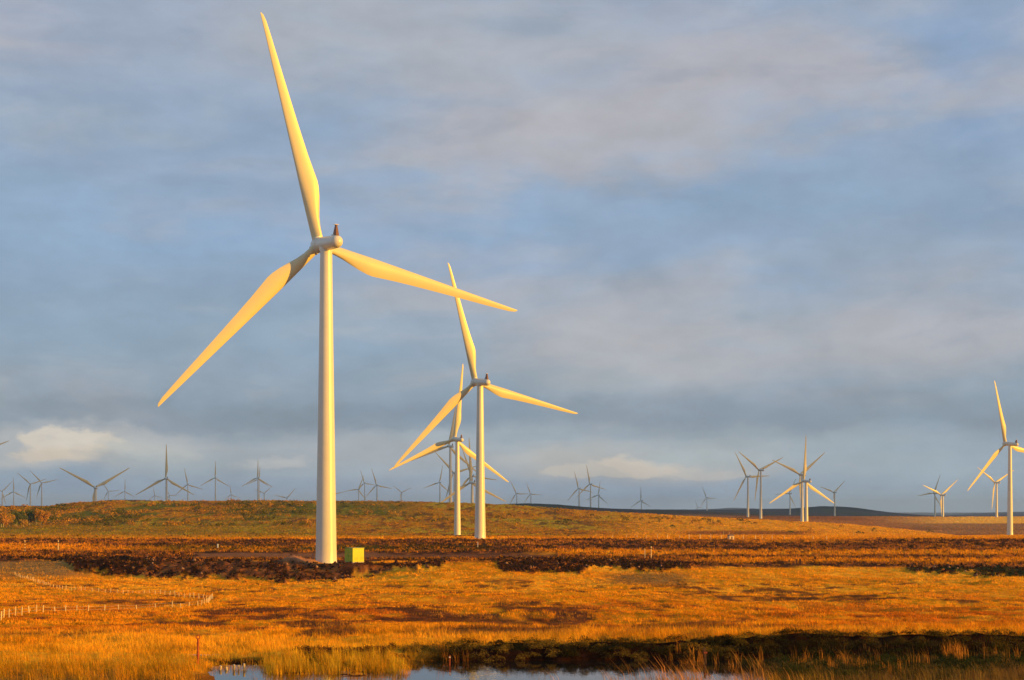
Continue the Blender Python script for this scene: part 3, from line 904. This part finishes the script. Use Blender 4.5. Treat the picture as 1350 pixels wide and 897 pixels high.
def make_turbine():
    root = bpy.data.objects.new('wind_turbine', None)
    COL.objects.link(root)
    prof = [(2.20, -.6), (2.20, .14), (2.17, .3)]
    for k in range(1, 25):
        z = TOW_H * k / 24
        prof.append((1.22 + .93 * (1 - k / 24) ** 1.15, z))
    tower = MB().lathe(prof, 40).build('tower', M_white, root, 40)
    MB().lathe([(2.9, -1.2), (2.9, -.06), (2.75, .05), (2.21, .06)], 40).build('foundation', M_conc, root, 40)
    RY = Matrix.Rotation(R(-90), 4, 'X')     # z -> +y
    npf = [(.02, -7.95), (.35, -7.9), (.75, -7.72), (1.05, -7.42), (1.22, -7.0), (1.28, -6.4), (1.33, -4), (1.42, -1), (1.46, 1.2), (1.46, 2.5), (1.38, 2.8)]
    nm = MB().lathe(npf, 32, RY)
    nm.lathe([(1.30, -1.6), (1.34, -1.3), (1.34, -.6)], 28)
    nm.box(-.55, .55, -6.1, -4.9, 1.1, 1.48)
    nac = nm.build('nacelle', M_white, root, 40)
    nac.location.z = HUB_H
    mm = MB().box(-.32, .32, -7.2, -5.0, 1.18, 3.35, None, .36)
    mast = mm.build('vane_mast', M_mast, nac)
    cap = MB().box(-.42, .42, -6.5, -5.7, 3.352, 3.45).build('mast_cap', M_pale, nac)
    hp = [(1.36, 2.85), (1.52, 3.1), (1.60, 3.7), (1.60, 5.3), (1.48, 5.9), (1.2, 6.5), (.75, 6.95), (.3, 7.15), (.02, 7.2)]
    hm_ = MB().lathe(hp, 32, RY)
    for a in (90, 210, 330):
        hm_.lathe([(1.12, .9), (1.12, 1.75), (1.02, 1.8)], 24, Matrix.Translation((0, OV, 0)) @ Matrix.Rotation(R(90 - a), 4, 'Y'))
    hub = hm_.build('hub', M_white, root, 40)
    bv, bf = blade_mesh()
    bl = [obj('blade', bv, bf, M_blade, root, 55)]
    for _ in range(2):
        b2 = bl[0].copy(); COL.objects.link(b2); bl.append(b2)
    return root


def pose(root, u, hv, D, phase, yaw=25.0, tow_u=None):
    """u = column of the tower, hv = row of the hub, D = distance"""
    X = (u - 675) * D / F
    zb = float(ground_z(np.array([X]), np.array([D]))[0])
    zh = (HOR - hv) * D / F
    Hh = max(38.0, zh - zb)
    phase += 1.6
    root.location = (X, D, zh - Hh)
    root.rotation_euler = (0, 0, R(yaw))
    k = 0
    TL = Matrix.Translation((0, 0, Hh)) @ Matrix.Rotation(R(5.5), 4, 'X')
    for ch in root.children:
        nm = ch.name.split('.')[0]
        if nm == 'tower':
            ch.scale.z = (Hh - 1.55) / TOW_H
        elif nm in ('nacelle',):
            ch.matrix_local = TL
        elif nm == 'hub':
            ch.matrix_local = TL @ Matrix.Translation((0, OV, 0)) @ Matrix.Rotation(R(90 - phase), 4, 'Y') @ Matrix.Translation((0, -OV, 0))
        elif nm == 'blade':
            ch.matrix_local = TL @ Matrix.Translation((0, OV, 0)) @ Matrix.Rotation(R(90 - (phase + 120 * k)), 4, 'Y')
            k += 1


def copy_tree(o, parent=None):
    c = o.copy(); COL.objects.link(c)
    if parent: c.parent = parent
    for ch in o.children:
        copy_tree(ch, c)
    return c


# tower column, hub row, distance, blade angle, label
TB = [
    (430, 321.4, 308, 104.7, 'huge golden white turbine filling the left half, green cabinet at its foot'),
    (633, 504, 586, 104.5, 'second largest turbine, standing right of the green cabinet at the foot of the hill'),
    (603, 579.5, 940, 83.5, 'yellow lit turbine just left of the second largest one, base on the dark belt'),
    (593.7, 588.5, 1640, 79.5, 'yellow lit turbine rising from behind the hill crest, close left of a nearer one'),
    (1331.5, 585.5, 1090, 105.5, 'bright turbine at the right edge whose right blade leaves the picture'),
    (622.5, 636.5, 1590, 92.5, 'yellow lit turbine on the crest half hidden behind the second largest tower'),
    (599, 623.5, 2480, 133.5, 'grey turbine seen between two yellow towers, one blade reaching up left'),
    (622.5, 627.5, 2400, 110.0, 'grey turbine crossing behind the second largest tower, blade reaching right'),
    (1063, 634.5, 1555, 88.5, 'lit turbine with golden lower blades and one blade straight up, behind the orange slope'),
    (1057.5, 626, 1920, 156, 'grey turbine with two raised blades directly behind a golden bladed one'),
    (1003, 620, 2270, 143, 'taller of the paired turbines on the brown moor, one blade hanging down'),
    (986, 628.5, 2500, 120, 'left one of the paired turbines on the brown moor, one blade level right'),
    (1041.5, 651, 4150, 62, 'small turbine with a level left blade, before the dark wooded hill'),
    (1100.5, 649.5, 3900, 160, 'small turbine with raised blades standing before the wooded hill top'),
    (932, 656.5, 5800, 115, 'faint small turbine left of the paired ones on the brown moor'),
    (920, 669, 9300, 112, 'tiny faint rotor barely above the moor beside a faint small turbine'),
    (1232.5, 650.5, 3500, 67, 'grey turbine with a level left blade beside one with a lit tower'),
    (1243, 653, 2760, 156, 'turbine with sunlit tower and two raised blades on the gold strip'),
    (1314, 636.5, 2580, 146, 'grey turbine with one hanging blade, left of the bright right edge turbine'),
    (126, 643.3, 1790, 149, 'stout short looking turbine on the left crest with two blades raised in a V'),
    (219.5, 631, 2080, 88.5, 'largest grey turbine above the left hill, one blade straight up'),
    (3, 648, 5000, 45, 'grey turbine at the left edge, one blade raised to the right'),
    (18, 648.5, 4850, 90.5, 'grey turbine second from the left edge, one blade straight up'),
    (40, 638.5, 4200, 137, 'grey turbine third from the left edge, leaning blade and one hanging'),
    (55, 637, 4300, 131, 'grey turbine fourth from the left edge, above the end of the trees'),
    (-33, 598, 2000, 20, 'turbine beyond the left edge showing only a blade tip'),
    (142.8, 648, 6500, 123, 'small faint turbine just right of the stout one on the crest'),
    (164.8, 648, 5700, 88, 'small faint turbine with an upright blade above the dark mound'),
    (204, 653.5, 7400, 99, 'tiny faint rotor under the left blade of the largest grey turbine'),
    (223.8, 653.5, 7200, 1, 'tiny faint rotor close right of the largest grey tower, level blade'),
    (247.7, 639, 4300, 101, 'grey turbine crossed by the right blade tip of the largest grey one'),
    (284, 630.3, 4150, 88, 'lone grey turbine with an upright blade halfway along the left crest'),
    (305, 652.5, 6800, 98, 'tiny faint rotor just right of the lone grey turbine'),
    (340, 630.2, 3900, 88, 'front one of two overlapping grey turbines left of the huge tower'),
    (341.6, 632, 5200, 84, 'rear one of two overlapping grey turbines left of the huge tower'),
    (348.3, 650.5, 6400, 38, 'tiny faint rotor low beside the overlapping pair'),
    (378.3, 657, 5300, 46, 'low rotor whose hub only just clears the crest left of the huge tower'),
    (433, 653, 3900, 9, 'grey turbine hidden behind the huge tower, blade tip showing to the right'),
    (473, 645.5, 4700, 67, 'grey turbine right of the huge tower, one blade level left'),
    (480.8, 637, 5200, 108, 'small grey turbine overlapping another behind it, right of the huge tower'),
    (497, 640, 4060, 107, 'tallest grey turbine in the group right of the huge tower, long level blade'),
    (529.6, 649.5, 6100, 142, 'small grey turbine with a short Y of blades between two groups'),
    (580, 636.5, 4000, 78, 'grey turbine left of the yellow towers, one blade nearly upright'),
    (681.3, 651, 4800, 117, 'grey turbine right of the second largest tower, one blade level right'),
    (700, 651.5, 5500, 113, 'fainter turbine right beside one with a level blade, on the crest'),
    (763.5, 644.3, 3980, 106, 'left one of three grey turbines on the dark ridge'),
    (778.6, 638.5, 3600, 102, 'tallest and middle one of three grey turbines on the dark ridge'),
    (789.3, 653, 4900, 81, 'right and smallest one of three grey turbines on the dark ridge'),
    (845.6, 660.3, 5100, 91, 'small lone turbine on the ridge with an upright blade'),
]
first = make_turbine()
for i, (u, hv, D, ph, lab) in enumerate(TB):
    t_ = first if i == 0 else copy_tree(first)
    pose(t_, u, hv, D, ph)
    tag(t_, lab, 'wind turbine', 'wind turbines across the moor')
# metal steps by the door side of the main tower
Xp, Yp = first.location.x, first.location.y
st = MB()
for k in range(5):
    st.box(-3.9 + k * .28, -3.62 + k * .28, -.5, .5, .22 + k * .2, .27 + k * .2)
for s_ in (-.5, .5):
    for xx in (-3.9, -2.7):
        st.box(xx - .03, xx + .03, s_ - .03, s_ + .03, -.1, 2.05 if xx > -3 else 1.3)
stp = st.build('entrance_steps', M_dark, first)
stp.rotation_euler = (0, 0, R(-30))

# ------------------------------------------------------------------ green cabinet
p = at(465, 743.2, 240)
p.y = 294; p.x = (465 - 675) * p.y / F; p.z = float(ground_z(np.array([p.x]), np.array([p.y]))[0]) + .02
cab = bpy.data.objects.new('electrical_cabinet', None); COL.objects.link(cab)
cab.location = p
cab.rotation_euler = (0, 0, R(42))
tag(cab, 'bright green metal cabinet beside the foot of the huge turbine', 'cabinet')
Lx, Ly, Hc = 2.7, 2.4, 2.7
MB().box(-.02, Lx + .02, -.02, Ly + .02, -.6, .1).build('plinth', M_conc, cab)
MB().box(0, Lx, 0, Ly, .1, Hc).build('body', M_green, cab)
MB().box(-.08, Lx + .08, -.08, Ly + .08, Hc, Hc + .12).build('roof', M_green2, cab)
for yy0 in (.12, 1.39):
    d_ = MB().box(-.035, -.003, yy0, yy0 + 1.2, .2, Hc - .1).build('door', M_green, cab)
    MB().box(-.05, -.036, yy0 + .45, yy0 + .75, 1.5, 1.8).build('warning_sign', M_sign, d_)
    MB().box(-.07, -.036, yy0 + (.08 if yy0 > 1 else 1.05), yy0 + (.12 if yy0 > 1 else 1.09), 1.1, 1.4).build('handle', M_dark, d_)
for k in range(2):
    lv = MB()
    for q_ in range(6):
        lv.box(.4 + 1.3 * k, 1.3 + 1.3 * k, -.02, -.003, .5 + q_ * .09, .55 + q_ * .09)
    lv.build('vent', M_green2, cab)

# ------------------------------------------------------------------ fence of low stakes
fence = bpy.data.objects.new('stake_fence', None); COL.objects.link(fence)
tag(fence, 'low fence of pale stakes and wire bending across the left of the field', 'fence')
run = [(20, 759), (34, 764), (50, 769.5), (66, 774), (86, 777), (112, 779.5), (150, 782), (200, 785), (250, 788), (281, 791),
       (276, 796), (262, 800), (225, 802.5), (170, 804), (110, 806), (60, 809), (25, 813), (8, 817), (0, 820), (-14, 825)]
pp_ = [at(a_, b_, 90, 300) for a_, b_ in run]
fence.location = pp_[9]
# walk along the run
poly = [Vector((q_.x, q_.y, 0)) for q_ in pp_]
dist = [0]
for a_, b_ in zip(poly[:-1], poly[1:]): dist.append(dist[-1] + (b_ - a_).length)
total = dist[-1]
step = total / 88
stake0 = None
tops = []
for k in range(89):
    s_ = min(k * step, total - 1e-3)
    j = max(i for i in range(len(dist)) if dist[i] <= s_)
    t = (s_ - dist[j]) / (dist[j + 1] - dist[j])
    q_ = poly[j].lerp(poly[j + 1], t)
    q_.x += random.uniform(-.1, .1); q_.y += random.uniform(-.1, .1)
    z = float(ground_z(np.array([q_.x]), np.array([q_.y]))[0])
    h = random.uniform(.55, .75)
    if stake0 is None:
        o = stake0 = MB().box(-.032, .032, -.03, .03, -.35, .86, None, .9).build('post', M_wood, fence)
    else:
        o = stake0.copy(); COL.objects.link(o)
    o.location = Vector((q_.x, q_.y, z)) - fence.location
    o.rotation_euler = (random.uniform(-.08, .08), random.uniform(-.08, .08), random.uniform(0, 3))
    o.scale.z = h
    tops.append(Vector((q_.x, q_.y, z)) - fence.location)
wr = MB()
for hz in (.22, .44):
    for a_, b_ in zip(tops[:-1], tops[1:]):
        d = b_ - a_; L = d.length
        M_ = Matrix.Translation(a_ + Vector((0, 0, hz))) @ d.to_track_quat('Z', 'Y').to_matrix().to_4x4()
        wr.lathe([(.006, 0), (.006, L)], 4, M_)
wr.build('wire', M_wire, fence)


# ------------------------------------------------------------------ marker posts
def marker(u, v, h, wd, bands, label, name='marker_post', cat='post', ymin=200, lean=0.0, group=None, mat=None):
    q_ = at(u, v, ymin, 700)
    r_ = bpy.data.objects.new(name, None); COL.objects.link(r_)
    r_.location = q_; r_.rotation_euler = (0, lean, random.uniform(-.3, .3))
    MB().box(-wd / 2, wd / 2, -wd / 2, wd / 2, -.4, h, None, .92).build('shaft', mat or M_wood, r_)
    for z0_, z1_ in bands:
        MB().box(-wd / 2 - .012, wd / 2 + .012, -wd / 2 - .012, wd / 2 + .012, z0_, z1_).build('band', M_woodd, r_)
    return tag(r_, label, cat, group)


G1 = 'marker posts beside the track'
marker(33, 727.5, 3.1, .22, [(.5, .9), (1.3, 1.7), (2.1, 2.5)], 'dark banded marker post near the left edge', group=G1)
marker(77, 727.5, 3.0, .24, [(2.2, 2.45)], 'pale marker post right of the banded one at the left edge', group=G1)
marker(850.5, 740, 2.9, .20, [], 'yellow marker post, nearer one of the two by the dark dip', group=G1, lean=-.03)
marker(858.5, 737, 3.0, .20, [(2.3, 2.5)], 'paler and taller marker post, farther one of the two by the dark dip', group=G1)
marker(1050, 745, 1.3, .35, [], 'left one of two stubby dark posts in the grass', mat=M_woodd)
marker(1055, 745, 1.35, .35, [], 'right one of two stubby dark posts in the grass', mat=M_woodd)
marker(287, 723.5, 1.4, .3, [], 'small pale stub standing on the dark belt left of the huge tower', mat=M_pale)
marker(630, 722.5, 1.9, .16, [], 'thin pale stake in the dark belt below the second largest turbine', mat=M_pale)
G2 = 'small stakes along the foot of the hill'
for u, v, h in [(808, 710, 1.3), (826, 710, 1.5), (840, 710, 1.3), (852, 710.5, 1.3), (867, 710.5, 1.7), (880, 710.5, 1.6), (896, 711, 1.5), (908.5, 711, 1.9), (923, 711.5, 2.2), (937, 711.5, 2.2), (951, 711.5, 1.6),
                (980, 711.5, 1.7), (996, 711.5, 1.7), (1005, 711.5, 1.7), (1018, 711.5, 1.5), (1034, 712, 1.5), (1072, 712, 1.4), (1090, 712, 1.5)]:
    marker(u, v, h, .22, [], 'short pale stake in the row along the foot of the orange slope', 'boundary_stake', 'stake', ymin=500, group=G2)
marker(954, 704.8, 2.6, .2, [], 'slim pole left of the tiny hut, set back on the slope', ymin=900)
marker(1125.5, 705, 2.6, .2, [], 'slim pole alone low on the orange slope', ymin=900)
# tiny hut
q_ = at(963.5, 711.8, 500, 900)
hut = bpy.data.objects.new('site_hut', None); COL.objects.link(hut); hut.location = q_
hut.rotation_euler = (0, 0, R(20))
tag(hut, 'tiny pale hut at the foot of the orange slope with a pole beside it', 'hut')
MB().box(-1.0, 1.0, -.8, .8, -.5, 1.5).build('wall', M_plas, hut)
rf = MB(); rf.v = [Vector(c_) for c_ in [(-1.1, -.95, 1.502), (1.1, -.95, 1.502), (1.1, .95, 1.502), (-1.1, .95, 1.502), (-1.1, 0, 2.0), (1.1, 0, 2.0)]]
rf.f = [(0, 1, 5, 4), (2, 3, 4, 5), (0, 4, 3), (1, 2, 5), (3, 2, 1, 0)]
rf.build('roof', M_roof, hut)
MB().box(-.35, .35, -.84, -.803, -.1, 1.2).build('door', M_roof, hut)
marker(961.5, 706, 2.2, .2, [], 'slim pole standing directly above the tiny hut', ymin=900)

# ------------------------------------------------------------------ rusty stake and stubs by the pool
q_ = at(261, 876, 57, 70)
rs = bpy.data.objects.new('iron_stake', None); COL.objects.link(rs); rs.location = q_
tag(rs, 'rusty red iron stake with a looped top on the left bank of the pool', 'stake')
s_ = MB()
s_.lathe([(.045, -.3), (.04, .98)], 10)
s_.lathe([(.06, .30), (.06, .36)], 10); s_.lathe([(.055, .78), (.055, .84)], 10)
s_.build('shaft', M_rust, rs, 40)
lp = MB()
for k in range(14):
    a0, a1 = 2 * math.pi * k / 14, 2 * math.pi * (k + 1) / 14
    A = Vector((.075 * math.sin(a0), 0, 1.04 - .075 * math.cos(a0))); B = Vector((.075 * math.sin(a1), 0, 1.04 - .075 * math.cos(a1)))
    lp.lathe([(.022, 0), (.022, (B - A).length)], 6, Matrix.Translation(A) @ (B - A).to_track_quat('Z', 'Y').to_matrix().to_4x4())
lp.build('loop', M_rust, rs, 60)
stub = None
for u, h, lean in [(290.5, .16, .1), (299, .11, -.25), (308.5, .20, 0), (314.5, .18, .05), (322, .24, -.03)]:
    Yb = 58.2
    r_ = bpy.data.objects.new('post_stub', None); COL.objects.link(r_)
    r_.location = ((u - 675) * Yb / F, Yb, WATER_Z)
    r_.rotation_euler = (0, lean, random.uniform(-.5, .5))
    wd = .05 if u < 310 or u > 320 else .04
    MB().lathe([(wd, -.4), (wd * .95, h), (wd * .6, h + .012)], 9).build('shaft', M_wood, r_, 40)
    MB().lathe([(wd * .62, h + .0125), (wd * .5, h + .016)], 9).build('cut_top', M_pale, r_)
    lab = {290.5: 'leftmost short yellow post stub in the shallow end of the pool', 299: 'lowest tilted post stub in the shallow end of the pool',
           308.5: 'middle post stub of five in the shallow pool', 314.5: 'thin post stub left of the tallest stub in the pool',
           322: 'tallest and rightmost yellow post stub in the shallow pool'}[u]
    tag(r_, lab, 'post stub', 'post stubs in the shallow pool')
r_ = bpy.data.objects.new('pool_stake', None); COL.objects.link(r_)
r_.location = ((593 - 675) * 60.0 / F, 60.0, WATER_Z)
MB().box(-.028, .028, -.028, .028, -.4, .40, Matrix.Rotation(.03, 4, 'Y'), .8).build('shaft', M_rust, r_)
MB().box(-.034, .034, -.034, .034, .30, .34).build('collar', M_pale, r_)
tag(r_, 'small reddish stake at the water edge below the dark bank', 'stake')
r_ = bpy.data.objects.new('pool_stake', None); COL.objects.link(r_)
r_.location = ((930 - 675) * 60.8 / F, 60.8, WATER_Z)
MB().box(-.06, .06, -.05, .05, -.4, .62, Matrix.Rotation(-.06, 4, 'Y'), .8).build('shaft', M_woodd, r_)
MB().box(-.07, .07, -.06, .06, .40, .46).build('collar', M_rust, r_)
tag(r_, 'dark broken stake among the rust orange reeds at the pool', 'stake')


# ------------------------------------------------------------------ trees at the left
def tree(u, base_v, h, wr, colr, label, lean=0.0):
    q_ = at(u, base_v, 900, 1380)
    r_ = bpy.data.objects.new('birch_tree', None); COL.objects.link(r_); r_.location = q_
    tk = MB()
    nst = random.choice((1, 2, 2))
    limbs = []
    for s_ in range(nst):
        ox = (s_ - .5 * (nst - 1)) * 1.2
        top = Vector((ox * 1.6 + lean, random.uniform(-1, 1), h * .72))
        for k in range(4):
            A = Vector((ox, 0, -.5)).lerp(top, k / 4); B = Vector((ox, 0, -.5)).lerp(top, (k + 1) / 4)
            tk.lathe([(.26 * (1 - k / 5), 0), (.26 * (1 - (k + 1) / 5), (B - A).length)], 7, Matrix.Translation(A) @ (B - A).to_track_quat('Z', 'Y').to_matrix().to_4x4())
        for k in range(6):
            A = Vector((ox, 0, 0)).lerp(top, random.uniform(.18, .8))
            a = random.uniform(0, 6.28)
            B = A + Vector((math.cos(a) * wr * .7, math.sin(a) * wr * .7, h * random.uniform(.12, .28)))
            tk.lathe([(.10, 0), (.03, (B - A).length)], 5, Matrix.Translation(A) @ (B - A).to_track_quat('Z', 'Y').to_matrix().to_4x4())
            limbs.append(B)
        limbs.append(top)
    tk.build('trunk', M_bark, r_, 60)
    cen = np.array([list(b_) for b_ in limbs])
    N = 6500
    ci = rng.integers(0, len(cen), N)
    d = rng.normal(0, 1, (N, 3)); d /= np.linalg.norm(d, axis=1)[:, None]
    rad = wr * .60 * rng.uniform(.1, 1, N) ** .4
    c0 = cen[ci] + d * rad[:, None] * np.array([1, 1, .95]) * (.7 + .5 * rng.uniform(0, 1, len(cen)))[ci][:, None]
    L = rng.uniform(.25, .55, N)[:, None]
    d1 = rng.normal(0, 1, (N, 3)); d1 /= np.linalg.norm(d1, axis=1)[:, None]
    d2 = rng.normal(0, 1, (N, 3)); d2 /= np.linalg.norm(d2, axis=1)[:, None]
    V_ = np.stack([c0 - d1 * L, c0 + d1 * L, c0 + d2 * L * 1.2], 1).reshape(-1, 3)
    o = mesh_np('crown', V_, np.arange(3 * N), np.full(N, 3), M_heath, np.repeat(jit(np.broadcast_to(colr, (N, 3)), .3), 3, 0), parent=r_)
    tag(r_, label, 'tree', 'autumn trees at the left edge')


OR, GR, YG = np.array([.46, .23, .02]), np.array([.11, .13, .025]), np.array([.40, .24, .03])
for a in [(-8, 695, 12, 4.0, OR, 'orange tree cut by the left edge of the picture'),
          (3, 695.5, 11.5, 3.6, OR, 'orange tree with bare pale trunks close to the left edge'),
          (12, 694, 10.5, 3.4, YG, 'yellow brown tree second from the left edge'),
          (21, 693, 11, 3.6, GR, 'left one of the dark green trees among orange ones'),
          (30, 692.5, 12, 4.0, GR, 'tallest dark green tree in the row of trees'),
          (39, 692, 10.5, 3.4, GR, 'right one of the dark green trees, beside a rounded orange tree'),
          (31, 695, 5.5, 2.6, YG, 'small bushy yellow tree in front of the dark green ones'),
          (48, 692, 12, 3.6, OR, 'rounded orange tree left of the last one in the row'),
          (56, 692, 11, 3.4, OR, 'last orange tree at the right end of the row')]:
    tree(*a)

# ------------------------------------------------------------------ unseen cloud banks added far to the right to shade the distant moor
def cloud(cx, cy, cz, lx, ly, lz, seed):
    nu, nv = 96, 40
    v = []
    th = np.linspace(0, 2 * np.pi, nu, endpoint=False); ph = np.linspace(.02, np.pi - .02, nv)
    TH, PH = np.meshgrid(th, ph)
    x = np.sin(PH) * np.cos(TH); y = np.sin(PH) * np.sin(TH); z = np.cos(PH)
    # superellipse, so that its shadow stays wide to the ends
    sx = np.sign(x) * np.abs(x) ** .42; sy = np.sign(y) * np.abs(y) ** .42
    d = 1 + .35 * (fbm(x * 4 + 10, y * 4 + z * 3 + 10, seed, 4) - .5)
    zz = z * d * lz + (z > 0) * lz * .5 * (fbm(x * 6 + 20, y * 6 + 20, seed + 9, 4) - .3)
    V_ = np.stack([cx + sx * lx * d, cy + sy * ly * d, cz + zz], -1).reshape(-1, 3)
    idx = np.arange(nu * nv).reshape(nv, nu)
    Qd = np.stack([idx[:-1], np.roll(idx[:-1], -1, 1), np.roll(idx[1:], -1, 1), idx[1:]], -1).reshape(-1, 4)
    caps = np.concatenate([idx[0], idx[-1][::-1]])
    return mesh_np('cloud', V_, np.concatenate([Qd.ravel(), caps]), np.concatenate([np.full(len(Qd), 4), [nu, nu]]), M_cloud, smooth=True)


M_cloud = plain('shade_cloud_grey', (.72, .73, .76), 1.0, 0.0, .05, .002)
_t = NT(M_cloud.node_tree)
_mx = _t.n('ShaderNodeMixShader'); _mx.inputs[0].default_value = .40     # thin cloud lets some light through each face
_t.put(_mx.inputs[1], M_cloud.node_tree.nodes['Principled BSDF'].outputs[0])
_t.put(_mx.inputs[2], _t.n('ShaderNodeBsdfTransparent').outputs[0])
_t.put(M_cloud.node_tree.nodes['Material Output'].inputs[0], _mx.outputs[0])
# shadow point (x, y, 30 m) comes from (x, y) + S * t
tt = (1500 - 30) / S.z
ox, oy = S.x * tt, S.y * tt
cb = cloud(-1000 + ox, 5250 + oy, 1500, 1310, 3600, 120, 5)
tag(cb, 'long cloud bank out of view, added to shade the far turbines on the left', 'cloud', kind='stuff')
cb2 = cloud(2350 + ox, 6250 + oy, 1500, 1900, 3420, 130, 15)
tag(cb2, 'broad cloud bank out of view, added to shade the far turbines on the right', 'cloud', kind='stuff')

# ------------------------------------------------------------------ haze
hz = MB().box(-30000, 30000, -1500, 26500, -190, 240).build('haze', None) if False else None
M_haze = bpy.data.materials.new('haze_air'); M_haze.use_nodes = True
ht = M_haze.node_tree
ht.nodes.remove(ht.nodes['Principled BSDF'])
pv = ht.nodes.new('ShaderNodeVolumePrincipled')
pv.inputs['Color'].default_value = (.42, .66, 1.0, 1)
pv.inputs['Density'].default_value = 0.000045
pv.inputs['Anisotropy'].default_value = 0.1
ht.links.new(pv.outputs[0], ht.nodes['Material Output'].inputs['Volume'])
hz = MB().box(-32000, 32000, -200, 26600, -200, 160).build('haze', M_haze)
tag(hz, 'thin blue haze over the distant moor', 'haze', kind='stuff')
